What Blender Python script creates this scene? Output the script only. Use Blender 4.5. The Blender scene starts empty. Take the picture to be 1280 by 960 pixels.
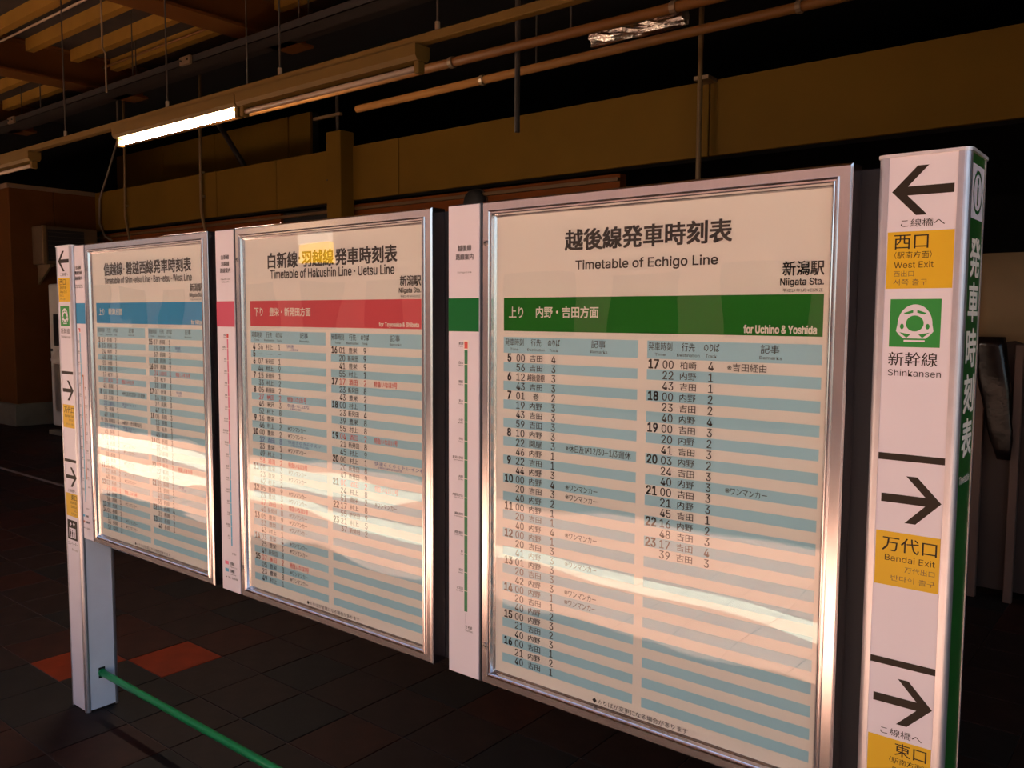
import bpy, math, random
from mathutils import Matrix, Vector

random.seed(7)
SC = bpy.context.scene
COL = SC.collection

# ------------------------------------------------------------------ camera
F = Vector((-0.62670993, 0.77522624, -0.07911347)).normalized()
R = Vector((0.77740352, 0.62898218, 0.00501787)).normalized()
U = R.cross(F).normalized()
cam_d = bpy.data.cameras.new('camera')
cam = bpy.data.objects.new('camera', cam_d)
COL.objects.link(cam)
cam.matrix_world = Matrix(((R.x, U.x, -F.x, 0.0), (R.y, U.y, -F.y, -1.51415), (R.z, U.z, -F.z, 1.6), (0, 0, 0, 1)))
cam_d.sensor_width = 36
cam_d.lens = 1065.372 / 1280 * 36
cam_d.clip_start = 0.02
SC.camera = cam

# ------------------------------------------------------------------ world, sun, exposure
w = bpy.data.worlds.new('sky')
SC.world = w
w.use_nodes = True
wn = w.node_tree
wn.nodes.clear()
sky = wn.nodes.new('ShaderNodeTexSky')
sky.sky_type = 'NISHITA'
sky.sun_disc = False
sky.sun_elevation = math.radians(56)
sky.sun_rotation = math.radians(170)
bg = wn.nodes.new('ShaderNodeBackground')
bg.inputs['Strength'].default_value = 0.055
wo = wn.nodes.new('ShaderNodeOutputWorld')
wn.links.new(sky.outputs[0], bg.inputs[0])
wn.links.new(bg.outputs[0], wo.inputs[0])

sd = bpy.data.lights.new('sun', 'SUN')
sd.energy = 6.9
sd.angle = math.radians(0.6)
sd.color = (1.0, 0.87, 0.73)
sun = bpy.data.objects.new('sun', sd)
COL.objects.link(sun)
sun_dir = Vector((0.28, 2.2, -4.4)).normalized()      # the way the light travels
sun.rotation_euler = sun_dir.to_track_quat('-Z', 'Y').to_euler()

SC.view_settings.view_transform = 'Standard'
SC.view_settings.look = 'None'
SC.view_settings.gamma = 1
SC.view_settings.exposure = 2.3
SC.view_settings.use_curve_mapping = False
SC.cycles.use_denoising = True
SC.cycles.max_bounces = 8
SC.cycles.diffuse_bounces = 5
SC.cycles.transparent_max_bounces = 12
SC.cycles.sample_clamp_indirect = 6

# ------------------------------------------------------------------ materials
def mat(name, col, rough=0.6, metal=0.0, var=0.0, scale=8.0, bump=0.0, spec=0.5, emit=None, estr=0.0, stretch=None):
    m = bpy.data.materials.new(name)
    m.use_nodes = True
    nt = m.node_tree
    b = nt.nodes['Principled BSDF']
    b.inputs['Base Color'].default_value = (*col, 1)
    b.inputs['Roughness'].default_value = rough
    b.inputs['Metallic'].default_value = metal
    b.inputs['Specular IOR Level'].default_value = spec
    if emit:
        b.inputs['Emission Color'].default_value = (*emit, 1)
        b.inputs['Emission Strength'].default_value = estr
    if var > 0 or bump > 0:
        tc = nt.nodes.new('ShaderNodeTexCoord')
        mp = nt.nodes.new('ShaderNodeMapping')
        if stretch:
            mp.inputs['Scale'].default_value = stretch
        nz = nt.nodes.new('ShaderNodeTexNoise')
        nz.inputs['Scale'].default_value = scale
        nz.inputs['Detail'].default_value = 5
        nt.links.new(tc.outputs['Object'], mp.inputs[0])
        nt.links.new(mp.outputs[0], nz.inputs['Vector'])
        if var > 0:
            r = nt.nodes.new('ShaderNodeValToRGB')
            r.color_ramp.elements[0].position = 0.3
            r.color_ramp.elements[1].position = 0.7
            r.color_ramp.elements[0].color = (*[c * (1 - var) for c in col], 1)
            r.color_ramp.elements[1].color = (*[min(1, c * (1 + var)) for c in col], 1)
            nt.links.new(nz.outputs['Fac'], r.inputs[0])
            nt.links.new(r.outputs[0], b.inputs['Base Color'])
        if bump > 0:
            bp = nt.nodes.new('ShaderNodeBump')
            bp.inputs['Strength'].default_value = bump
            bp.inputs['Distance'].default_value = 0.01
            nt.links.new(nz.outputs['Fac'], bp.inputs['Height'])
            nt.links.new(bp.outputs[0], b.inputs['Normal'])
    return m


def glass_sheet(name, strength):
    """clear acrylic cover: see-through, with a mirror reflection that grows towards grazing
    and slight waves in the sheet"""
    m = bpy.data.materials.new(name)
    m.use_nodes = True
    nt = m.node_tree
    nt.nodes.clear()
    out = nt.nodes.new('ShaderNodeOutputMaterial')
    mix = nt.nodes.new('ShaderNodeMixShader')
    tr = nt.nodes.new('ShaderNodeBsdfTransparent')
    tr.inputs[0].default_value = (0.96, 0.97, 0.96, 1)
    gl = nt.nodes.new('ShaderNodeBsdfGlossy')
    gl.inputs['Roughness'].default_value = 0.012
    # two-surface Schlick reflectance, the same from either side of the sheet
    ge = nt.nodes.new('ShaderNodeNewGeometry')
    dt = nt.nodes.new('ShaderNodeVectorMath'); dt.operation = 'DOT_PRODUCT'
    nt.links.new(ge.outputs['Incoming'], dt.inputs[0])
    nt.links.new(ge.outputs['Normal'], dt.inputs[1])
    ab = nt.nodes.new('ShaderNodeMath'); ab.operation = 'ABSOLUTE'
    nt.links.new(dt.outputs['Value'], ab.inputs[0])
    om = nt.nodes.new('ShaderNodeMath'); om.operation = 'SUBTRACT'; om.inputs[0].default_value = 1.0
    nt.links.new(ab.outputs[0], om.inputs[1])
    pw = nt.nodes.new('ShaderNodeMath'); pw.operation = 'POWER'; pw.inputs[1].default_value = 5.0
    nt.links.new(om.outputs[0], pw.inputs[0])
    fr = nt.nodes.new('ShaderNodeMath'); fr.operation = 'MULTIPLY_ADD'
    fr.inputs[1].default_value = 0.95; fr.inputs[2].default_value = 0.05
    nt.links.new(pw.outputs[0], fr.inputs[0])
    tc = nt.nodes.new('ShaderNodeTexCoord')
    mp = nt.nodes.new('ShaderNodeMapping')
    mp.inputs['Scale'].default_value = (1.0, 1.0, 1.6)
    nz = nt.nodes.new('ShaderNodeTexNoise')
    nz.inputs['Scale'].default_value = 2.2
    nz.inputs['Detail'].default_value = 1.0
    bp = nt.nodes.new('ShaderNodeBump')
    bp.inputs['Strength'].default_value = 1.0
    bp.inputs['Distance'].default_value = strength
    nt.links.new(tc.outputs['Object'], mp.inputs[0])
    nt.links.new(mp.outputs[0], nz.inputs['Vector'])
    nt.links.new(nz.outputs['Fac'], bp.inputs['Height'])
    nt.links.new(bp.outputs[0], gl.inputs['Normal'])
    nt.links.new(fr.outputs[0], mix.inputs[0])
    nt.links.new(tr.outputs[0], mix.inputs[1])
    nt.links.new(gl.outputs[0], mix.inputs[2])
    nt.links.new(mix.outputs[0], out.inputs[0])
    return m


M = {}
M['alu'] = mat('brushed_aluminium', (0.72, 0.68, 0.69), 0.20, 1.0, 0.05, 60, 0.015, stretch=(6, 6, 0.3))
M['alu_side'] = mat('satin_aluminium', (0.60, 0.58, 0.62), 0.38, 0.85, 0.04, 40)
M['cap'] = mat('cap_aluminium', (0.78, 0.74, 0.74), 0.4, 0.6, 0.04, 30)
M['paper'] = mat('poster_paper', (0.88, 0.815, 0.735), 0.55, 0, 0.02, 3)
M['panel'] = mat('white_sign_sheet', (0.78, 0.725, 0.765), 0.45, 0, 0.02, 4)
M['post_white'] = mat('white_painted_steel', (0.80, 0.82, 0.90), 0.45, 0, 0.04, 9)
M['stripe'] = mat('pale_blue_stripe', (0.37, 0.66, 0.77), 0.55, 0, 0.02, 5)
M['ink'] = mat('black_ink', (0.018, 0.016, 0.012), 0.5, spec=0.15)
M['ink_thin'] = mat('thin_black_ink', (0.05, 0.042, 0.035), 0.5, spec=0.15)
M['ink_red'] = mat('red_ink', (0.68, 0.09, 0.07), 0.5)
M['ink_blue'] = mat('blue_ink', (0.06, 0.10, 0.36), 0.5)
M['ink_white'] = mat('white_ink', (0.88, 0.82, 0.70), 0.5)
M['band_green'] = mat('green_band', (0.012, 0.17, 0.008), 0.6, 0, 0.04, 3, spec=0.2)
M['band_red'] = mat('red_band', (0.68, 0.055, 0.075), 0.5, 0, 0.04, 3)
M['band_blue'] = mat('blue_band', (0.008, 0.30, 0.62), 0.5, 0, 0.04, 3)
M['strip_green'] = mat('green_strip', (0.004, 0.15, 0.028), 0.6, 0, 0.03, 3, spec=0.2)
M['strip_pink'] = mat('pink_strip', (0.60, 0.075, 0.135), 0.5, 0, 0.03, 3)
M['strip_blue'] = mat('blue_strip', (0.01, 0.25, 0.48), 0.5, 0, 0.03, 3)
M['line_green'] = mat('line_green', (0.03, 0.22, 0.08), 0.5)
M['line_pink'] = mat('line_pink', (0.72, 0.16, 0.26), 0.5)
M['line_blue'] = mat('line_blue', (0.10, 0.46, 0.66), 0.5)
M['line_orange'] = mat('line_orange', (0.55, 0.22, 0.12), 0.5)
M['yellow'] = mat('yellow_sign_sheet', (0.74, 0.45, 0.003), 0.5, 0, 0.03, 4)
M['icon_green'] = mat('icon_green', (0.02, 0.28, 0.035), 0.5)
M['side_green'] = mat('dark_green_sheet', (0.006, 0.085, 0.010), 0.4, 0, 0.05, 4)
M['sign_ink'] = mat('sign_dark_ink', (0.035, 0.026, 0.018), 0.5, spec=0.15)
M['sign_ink_soft'] = mat('sign_soft_ink', (0.18, 0.11, 0.04), 0.5)
M['rim'] = mat('dark_rim', (0.05, 0.05, 0.055), 0.4, 0.3)
M['plate'] = mat('dark_grey_plate', (0.018, 0.020, 0.025), 0.55, 0.0, 0.06, 6, spec=0.3)
M['case'] = mat('board_case_side', (0.05, 0.06, 0.08), 0.35, 0.5, 0.05, 6)
M['screw'] = mat('screw_steel', (0.35, 0.32, 0.30), 0.35, 1.0, 0.1, 90)
M['slot'] = mat('screw_slot', (0.01, 0.01, 0.01), 0.7)
M['pipe_green'] = mat('green_enamel', (0.014, 0.32, 0.10), 0.28, 0, 0.06, 8)
M['hole'] = mat('dark_hole', (0.01, 0.015, 0.012), 0.9)
M['grout'] = mat('floor_grout', (0.085, 0.055, 0.045), 0.9, 0, 0.2, 12, 0.1)
TILE = {
    'brown': mat('brown_tile', (0.021, 0.0105, 0.0085), 0.62, 0, 0.30, 9, 0.15, spec=0.22),
    'red': mat('red_brown_tile', (0.032, 0.0095, 0.0062), 0.62, 0, 0.30, 9, 0.15, spec=0.22),
    'grey': mat('charcoal_tile', (0.0145, 0.0110, 0.0098), 0.66, 0, 0.25, 9, 0.15, spec=0.22),
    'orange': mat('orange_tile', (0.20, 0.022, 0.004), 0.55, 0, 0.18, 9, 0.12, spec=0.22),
    'pink': mat('sunlit_pink_tile', (0.42, 0.215, 0.15), 0.7, 0, 0.12, 9, 0.15),  # same platform tile, with the sunlight put into its colour
    'cream': mat('cream_paver', (0.80, 0.75, 0.62), 0.6, 0, 0.10, 9, 0.15),
}
M['line_white'] = mat('floor_white_line', (0.20, 0.17, 0.16), 0.7, 0, 0.2, 12)
M['fascia'] = mat('ochre_painted_panel', (0.140, 0.070, 0.0065), 0.65, 0, 0.12, 1.4, spec=0.12)
M['fascia_brown'] = mat('brown_painted_panel', (0.110, 0.052, 0.011), 0.6, 0, 0.12, 1.4)
M['wall_brown'] = mat('rust_brown_wall', (0.14, 0.034, 0.004), 0.7, 0, 0.12, 2, spec=0.15)
M['booth'] = mat('booth_brown_panel', (0.10, 0.033, 0.006), 0.6, 0, 0.12, 2, spec=0.15)
M['booth_trim'] = mat('booth_trim', (0.16, 0.10, 0.06), 0.6, 0, 0.1, 3)
M['plinth'] = mat('grey_plinth', (0.13, 0.11, 0.075), 0.8, 0, 0.15, 5)
M['joist'] = mat('ochre_joist', (0.25, 0.118, 0.017), 0.6, 0, 0.12, 3, spec=0.2)
M['beam'] = mat('rust_brown_beam', (0.115, 0.038, 0.007), 0.6, 0, 0.15, 2, spec=0.2)
M['deck'] = mat('dark_roof_deck', (0.024, 0.012, 0.007), 0.85, 0, 0.3, 5)  # very dark brown with random mottling
M['void'] = mat('shade_dark_steel', (0.006, 0.0045, 0.004), 0.85, 0, 0.3, 4)  # darkness of the deep hall put into the colour
M['tray'] = mat('dark_cable_tray', (0.018, 0.011, 0.008), 0.7, 0, 0.2, 5)
M['pipe_or'] = mat('ochre_pipe', (0.18, 0.072, 0.014), 0.6, 0, 0.12, 5, spec=0.25)
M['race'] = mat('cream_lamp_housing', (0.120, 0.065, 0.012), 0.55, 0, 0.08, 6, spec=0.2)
M['tube_off'] = mat('unlit_tube_glass', (0.36, 0.24, 0.16), 0.25, 0, 0.03, 8)
M['tube_on'] = mat('lit_fluorescent_tube', (1, 1, 1), 0.5, emit=(1.0, 0.80, 0.62), estr=42)
M['rod'] = mat('dark_hanger_rod', (0.05, 0.035, 0.025), 0.6, 0.3, 0.1, 20)
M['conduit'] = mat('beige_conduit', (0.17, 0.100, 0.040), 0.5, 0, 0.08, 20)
M['cable'] = mat('grey_brown_cable', (0.12, 0.085, 0.06), 0.6)
M['clamp'] = mat('galvanised_clamp', (0.24, 0.16, 0.09), 0.4, 0.4, 0.1, 30)
M['foil'] = mat('crumpled_silver_foil', (0.85, 0.76, 0.66), 0.22, 1.0, 0.1, 40, 1.0)
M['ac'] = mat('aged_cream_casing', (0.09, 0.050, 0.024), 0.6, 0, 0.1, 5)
M['ac_dark'] = mat('dark_grille', (0.012, 0.010, 0.009), 0.7)
M['machine'] = mat('light_grey_cabinet', (0.50, 0.47, 0.43), 0.45, 0, 0.05, 5)
M['machine_dark'] = mat('machine_window', (0.02, 0.018, 0.016), 0.3)
M['machine_tray'] = mat('machine_steel', (0.60, 0.52, 0.45), 0.35, 0.8, 0.1, 8)
M['sheet'] = mat('beige_vinyl_sheet', (0.23, 0.155, 0.080), 0.6, 0, 0.06, 3, 0.2, spec=0.2)
M['bag'] = mat('black_plastic_bag', (0.010, 0.006, 0.005), 0.22, 0, 0.2, 8, 0.5, spec=0.3)
M['board_brown'] = mat('brown_partition', (0.030, 0.014, 0.009), 0.6, 0, 0.15, 4)
M['pole_pink'] = mat('pale_partition_post', (0.11, 0.062, 0.045), 0.5, 0, 0.06, 8)
M['glass'] = glass_sheet('acrylic_cover', 0.0030)
M['facade'] = mat('warm_facade', (0.78, 0.50, 0.36), 0.45, 0, 0.05, 2)
M['facade_band'] = mat('facade_band', (0.32, 0.16, 0.10), 0.45)
M['facade_glass'] = mat('facade_window', (0.03, 0.035, 0.04), 0.1)
M['ballast'] = mat('track_ballast', (0.26, 0.17, 0.12), 0.9, 0, 0.4, 30, 0.5)
M['concrete'] = mat('platform_concrete', (0.52, 0.42, 0.34), 0.85, 0, 0.15, 3)
M['backlit_yellow'] = mat('backlit_yellow_sign', (0.8, 0.45, 0.01), 0.5, emit=(1.0, 0.50, 0.01), estr=1.3)
M['backlit_white'] = mat('backlit_white_sign', (0.8, 0.8, 0.8), 0.5, emit=(1.0, 0.86, 0.70), estr=0.5)


# ------------------------------------------------------------------ mesh helpers
class G:
    """collects faces, links them as one mesh object"""
    def __init__(s):
        s.v, s.f, s.mi, s.mats = [], [], [], []

    def m(s, mt):
        if mt not in s.mats:
            s.mats.append(mt)
        return s.mats.index(mt)

    def add(s, vs, fs, mt):
        o = len(s.v)
        s.v += [tuple(v) for v in vs]
        k = s.m(mt)
        for f in fs:
            s.f.append([i + o for i in f])
            s.mi.append(k)

    def box(s, x0, x1, y0, y1, z0, z1, mt):
        s.add([(x0, y0, z0), (x1, y0, z0), (x1, y1, z0), (x0, y1, z0), (x0, y0, z1), (x1, y0, z1), (x1, y1, z1), (x0, y1, z1)],
              [(0, 3, 2, 1), (4, 5, 6, 7), (0, 1, 5, 4), (1, 2, 6, 5), (2, 3, 7, 6), (3, 0, 4, 7)], mt)

    def bbox(s, x0, x1, y0, y1, z0, z1, mt, b=0.004):
        """box with chamfered edges"""
        vs, idx = [], {}
        for i, x in enumerate((x0, x1)):
            for j, y in enumerate((y0, y1)):
                for k, z in enumerate((z0, z1)):
                    sx, sy, sz = (b, -b)[i], (b, -b)[j], (b, -b)[k]
                    for a, p in enumerate(((x, y + sy, z + sz), (x + sx, y, z + sz), (x + sx, y + sy, z))):
                        idx[(i, j, k, a)] = len(vs)
                        vs.append(p)
        fs = []
        q = [(0, 0), (0, 1), (1, 1), (1, 0)]
        for i in (0, 1):
            fs.append([idx[(i, a, c, 0)] for a, c in (q if i else q[::-1])][::-1])
            fs.append([idx[(a, i, c, 1)] for a, c in (q if i else q[::-1])])
            fs.append([idx[(a, c, i, 2)] for a, c in (q if i else q[::-1])][::-1])
        for i in (0, 1):
            for j in (0, 1):
                fs.append([idx[(i, j, 0, 0)], idx[(i, j, 1, 0)], idx[(i, j, 1, 1)], idx[(i, j, 0, 1)]])
                fs.append([idx[(i, 0, j, 0)], idx[(i, 1, j, 0)], idx[(i, 1, j, 2)], idx[(i, 0, j, 2)]])
                fs.append([idx[(0, i, j, 1)], idx[(1, i, j, 1)], idx[(1, i, j, 2)], idx[(0, i, j, 2)]])
                for k in (0, 1):
                    fs.append([idx[(i, j, k, 0)], idx[(i, j, k, 1)], idx[(i, j, k, 2)]])
        s.add(vs, fs, mt)

    def tube(s, pts, r, mt, n=10, cap=True):
        pts = [Vector(p) for p in pts]
        vs, fs = [], []
        up = None
        for i, p in enumerate(pts):
            d = (pts[min(i + 1, len(pts) - 1)] - pts[max(i - 1, 0)]).normalized()
            if up is None:
                up = Vector((0, 0, 1)) if abs(d.z) < 0.9 else Vector((1, 0, 0))
            a = d.cross(up).normalized()
            up = a.cross(d).normalized()
            rr = r[i] if isinstance(r, (list, tuple)) else r
            for k in range(n):
                t = 2 * math.pi * k / n
                vs.append(p + a * math.cos(t) * rr + up * math.sin(t) * rr)
        for i in range(len(pts) - 1):
            for k in range(n):
                fs.append((i * n + k, i * n + (k + 1) % n, (i + 1) * n + (k + 1) % n, (i + 1) * n + k))
        if cap:
            fs.append(tuple(range(n))[::-1])
            fs.append(tuple((len(pts) - 1) * n + k for k in range(n)))
        s.add(vs, fs, mt)

    def prism(s, prof, z0, z1, mt):
        """vertical prism on an XY outline"""
        n = len(prof)
        s.add([(x, y, z0) for x, y in prof] + [(x, y, z1) for x, y in prof],
              [(i, (i + 1) % n, n + (i + 1) % n, n + i) for i in range(n)] + [tuple(range(n))[::-1], tuple(range(n, 2 * n))], mt)

    def xprism(s, prof, x0, x1, mt):
        """prism along X on a YZ outline"""
        n = len(prof)
        s.add([(x0, y, z) for y, z in prof] + [(x1, y, z) for y, z in prof],
              [(i, (i + 1) % n, n + (i + 1) % n, n + i) for i in range(n)] + [tuple(range(n))[::-1], tuple(range(n, 2 * n))], mt)

    def build(s, name, parent=None, smooth=False, loc=None):
        me = bpy.data.meshes.new(name)
        off = Vector(loc) if loc is not None else Vector((0, 0, 0))
        me.from_pydata([tuple(Vector(v) - off) for v in s.v], [], s.f)
        for mt in s.mats:
            me.materials.append(mt)
        me.polygons.foreach_set('material_index', s.mi)
        if smooth:
            me.polygons.foreach_set('use_smooth', [True] * len(me.polygons))
        me.update()
        o = bpy.data.objects.new(name, me)
        COL.objects.link(o)
        if loc is not None:
            o.location = loc
        if parent:
            o.parent = parent
            if parent.type == 'EMPTY' or parent.location.length > 0:
                o.matrix_parent_inverse = Matrix.Translation(parent.location).inverted()
        return o


def tag(o, label=None, cat=None, group=None, kind=None):
    if label: o['label'] = label
    if cat: o['category'] = cat
    if group: o['group'] = group
    if kind: o['kind'] = kind
    return o


def thing(name, loc, label, cat, group=None):
    o = bpy.data.objects.new(name, None)
    o.empty_display_size = 0.1
    o.location = loc
    COL.objects.link(o)
    return tag(o, label, cat, group)


# ------------------------------------------------------------------ lettering
TXT = {}
import os
try:      # the sans-serif face that ships inside Blender itself
    FONT = bpy.data.fonts.load(os.path.join(bpy.utils.system_resource('DATAFILES'), 'fonts', 'Inter.woff2'))
except Exception:
    FONT = None
def glyphs(s, res=2):
    key = (s, res)
    if key in TXT:
        return TXT[key]
    c = bpy.data.curves.new('txt', 'FONT')
    c.body = s
    if FONT and all(ord(ch) < 0x3000 and ch != '※' for ch in s):
        c.font = FONT
    c.size = 1.0
    c.resolution_u = res
    o = bpy.data.objects.new('txt', c)
    COL.objects.link(o)
    dg = bpy.context.evaluated_depsgraph_get()
    me = bpy.data.meshes.new_from_object(o.evaluated_get(dg))
    vs = [(v.co.x, v.co.y) for v in me.vertices]
    fs = [tuple(p.vertices) for p in me.polygons]
    bpy.data.objects.remove(o)
    bpy.data.curves.remove(c)
    bpy.data.meshes.remove(me)
    xs = [v[0] for v in vs] or [0, 1]
    ys = [v[1] for v in vs] or [0, 1]
    TXT[key] = (vs, fs, min(xs), max(xs), min(ys), max(ys))
    return TXT[key]


class Print:
    """flat print on a plane; P(x, d) -> world, x to the right, d down from the top edge"""
    def __init__(s, P):
        s.P = P
        s.g = G()

    def rect(s, x0, x1, d0, d1, mt, lift=0):
        s.g.add([s.P(x0, d0, lift), s.P(x0, d1, lift), s.P(x1, d1, lift), s.P(x1, d0, lift)], [(0, 1, 2, 3)], mt)

    def poly(s, pts, mt, lift=0):
        s.g.add([s.P(x, d, lift) for x, d in pts], [tuple(range(len(pts)))], mt)

    def ellipse(s, cx, cd, rx, rd, mt, lift=0, n=28):
        s.poly([(cx + rx * math.cos(2 * math.pi * i / n), cd + rd * math.sin(2 * math.pi * i / n)) for i in range(n)], mt, lift)

    def ring(s, cx, cd, rx, rd, t, mt, lift=0, n=28):
        vs, fs = [], []
        for i in range(n):
            a = 2 * math.pi * i / n
            vs.append(s.P(cx + rx * math.cos(a), cd + rd * math.sin(a), lift))
            vs.append(s.P(cx + (rx - t) * math.cos(a), cd + (rd - t) * math.sin(a), lift))
        for i in range(n):
            j = (i + 1) % n
            fs.append((2 * i, 2 * j, 2 * j + 1, 2 * i + 1))
        s.g.add(vs, fs, mt)

    def line(s, x0, d0, x1, d1, t, mt, lift=0):
        dx, dd = x1 - x0, d1 - d0
        L = math.hypot(dx, dd)
        nx, nd = -dd / L * t / 2, dx / L * t / 2
        s.poly([(x0 + nx, d0 + nd), (x1 + nx, d1 + nd), (x1 - nx, d1 - nd), (x0 - nx, d0 - nd)], mt, lift)

    def text(s, t, x0, x1, d0, d1, mt, bold=0.0, res=2, lift=0, aspect=None, align='fit'):
        """text fitted into the box; with align l / r / c the width follows the height"""
        vs, fs, a, b, c, e = glyphs(t, res)
        if e - c < 1e-6 or b - a < 1e-6:
            return
        ky = (d1 - d0) / (e - c)
        if align == 'fit':
            kx, ox = (x1 - x0) / (b - a), x0
        else:
            kx = ky * (aspect or 1.0)
            wd = (b - a) * kx
            if x0 is not None and x1 is not None and wd > x1 - x0:
                kx *= (x1 - x0) / wd
                wd = x1 - x0
            ox = {'l': x0, 'r': (x1 or 0) - wd, 'c': ((x0 or 0) + (x1 or 0) - wd) / 2}[align]
        q = bold * ky                      # heavier strokes: shifted, slightly raised repeats of the outline
        sh = [(0, 0)] if q <= 0 else ([(-q, 0), (q, 0)] if bold < 0.012 else [(-q, -q * 0.7), (q, -q * 0.7), (-q, q * 0.7), (q, q * 0.7), (0, 0)])
        for n, (ux, ud) in enumerate(sh):
            s.g.add([s.P(ox + ux + (x - a) * kx, d1 + ud - (y - c) * ky, lift + n * 0.00003) for x, y in vs], fs, mt)

    def build(s, name, parent):
        return s.g.build(name, parent)


# ------------------------------------------------------------------ floor
FT = 0.304
X_OFF, Y_OFF = -3.804, 0.054
GAP = 0.005
g = G()
g.box(-17, 4.2, -4.3, 12, -0.30, -0.004, M['grout'])
floor = tag(g.build('floor'), kind='structure')

def tile_kind(i, j):
    # i counts joints in X from X_OFF, j in Y from Y_OFF
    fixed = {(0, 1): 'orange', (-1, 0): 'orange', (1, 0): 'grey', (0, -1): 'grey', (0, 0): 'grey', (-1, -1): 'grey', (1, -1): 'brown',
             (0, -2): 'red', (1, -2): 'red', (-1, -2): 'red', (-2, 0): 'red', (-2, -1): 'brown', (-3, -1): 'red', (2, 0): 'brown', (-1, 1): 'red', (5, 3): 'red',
             (3, 2): 'brown', (4, 1): 'red'}
    if (i, j) in fixed:
        return fixed[(i, j)]
    h = random.Random(i * 131 + j * 977)
    y = Y_OFF + j * FT
    if y < -3.35:
        return 'cream' if y > -4.0 and X_OFF + i * FT < -5.6 else 'pink'
    if y < -1.9:
        return 'cream' if -2.97 < y + 0.15 < -2.6 else 'pink'
    return h.choice(['brown'] * 14 + ['red'] * 3 + ['grey'] * 3)

tile_mesh = {}
def tile_obj(kind):
    if kind not in tile_mesh:
        q = G()
        q.bbox(GAP / 2, FT - GAP / 2, GAP / 2, FT - GAP / 2, -0.02, 0.0, TILE[kind], 0.0015)
        o = q.build('floor_tile', floor)
        tile_mesh[kind] = o
        return o
    o = tile_mesh[kind].copy()
    COL.objects.link(o)
    return o

cells = []
for i in range(-44, 27):
    for j in range(-15, 39):
        x, y = X_OFF + i * FT, Y_OFF + j * FT
        if not (-16.9 < x and x + FT < 4.2 and -4.3 <= y + 0.02):
            continue
        p = Vector((x + FT / 2, y + FT / 2 + 1.514, -1.6))
        dz = p.dot(F)
        vis = False
        if dz > 0.3:
            uu = 640 + 1065.4 * p.dot(R) / dz
            vv = 480 - 1065.4 * p.dot(U) / dz
            vis = -30 < uu < 1310 and 520 < vv < 1010 and not (150 < uu < 1180 and vv < 620 + (uu - 120) * 0.36)
        cells.append((p.length if vis else 999, i, j))
cells.sort()
near = [c for c in cells if c[0] < 900][:300]
near_set = {(c[1], c[2]) for c in near}
for _, i, j in near:
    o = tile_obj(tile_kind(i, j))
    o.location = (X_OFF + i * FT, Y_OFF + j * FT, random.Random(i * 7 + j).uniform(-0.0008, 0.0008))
far = G()
for _, i, j in cells:
    if (i, j) not in near_set:
        x, y = X_OFF + i * FT, Y_OFF + j * FT
        far.box(x + GAP / 2, x + FT - GAP / 2, max(y, -4.3) + GAP / 2, y + FT - GAP / 2, -0.02, 0.0, TILE[tile_kind(i, j)])
tag(far.build('floor_tiles_far', floor), kind='stuff')
g = G()
g.box(-13, -6.9, 1.945, 1.985, 0.0005, 0.002, M['line_white'])
g.build('painted_line', floor)

# ------------------------------------------------------------------ ceiling, walls, fascia
g = G()
g.box(-17, 4.2, -4.3, 3.7, 4.42, 4.60, M['deck'])
g.box(-17, 4.2, 3.7, 12, 5.2, 5.4, M['void'])
g.box(-17, 4.2, 3.68, 3.72, 4.42, 5.4, M['void'])
ceiling = tag(g.build('ceiling'), kind='structure')

g = G()
g.box(-17.2, -17, -4.3, 12, -0.3, 5.4, M['void'])
tag(g.build('wall_left'), kind='structure')
g = G()
g.box(4.2, 4.4, 0.5, 12, -0.3, 5.4, M['void'])
tag(g.build('wall_right'), kind='structure')
g = G()
g.box(-17, 4.2, 12, 12.2, -0.3, 5.4, M['void'])
tag(g.build('wall_far'), kind='structure')

g = G()
g.box(-13.07, -8.56, 4.70, 4.80, 0.0, 2.80, M['wall_brown'])
g.box(-8.56, -7.45, 4.70, 4.80, 0.0, 2.66, M['wall_brown'])
g.box(-7.45, -3.87, 4.70, 4.80, 0.0, 2.80, M['wall_brown'])
g.box(-8.56, -7.45, 4.74, 4.80, 2.66, 2.80, M['void'])
wb = tag(g.build('wall_back'), kind='structure')
g = G()
g.box(-13.07, -3.87, 4.66, 4.705, 2.735, 2.765, M['fascia_brown'])
g.build('ledge', wb)

g = G()
g.box(-13.07, 4.2, 4.68, 4.84, 2.845, 3.40, M['void'])
tr = tag(g.build('trim_1'), kind='structure')
seams = [-13.065, -9.80, -8.547, -7.42, -6.482, -3.04, 0.4, 4.19]
for a, b in zip(seams[:-1], seams[1:]):
    q = G()
    mt = M['fascia']
    q.bbox(a + 0.006, b - 0.006, 4.64, 4.68, 2.84, 3.41, mt, 0.004)
    q.build('fascia_panel', tr)

# second fascia further back
g = G()
g.box(-15.5, -9.9, 6.24, 6.34, 3.86, 4.45, M['void'])
tr2 = tag(g.build('trim_2'), kind='structure')
for a, b in ((-15.5, -13.9), (-13.9, -12.3), (-12.3, -10.42), (-10.40, -9.9)):
    q = G()
    q.bbox(a + 0.006, b - 0.006, 6.20, 6.24, 3.86, 4.45, M['fascia'], 0.004)
    q.build('fascia_panel', tr2)

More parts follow.
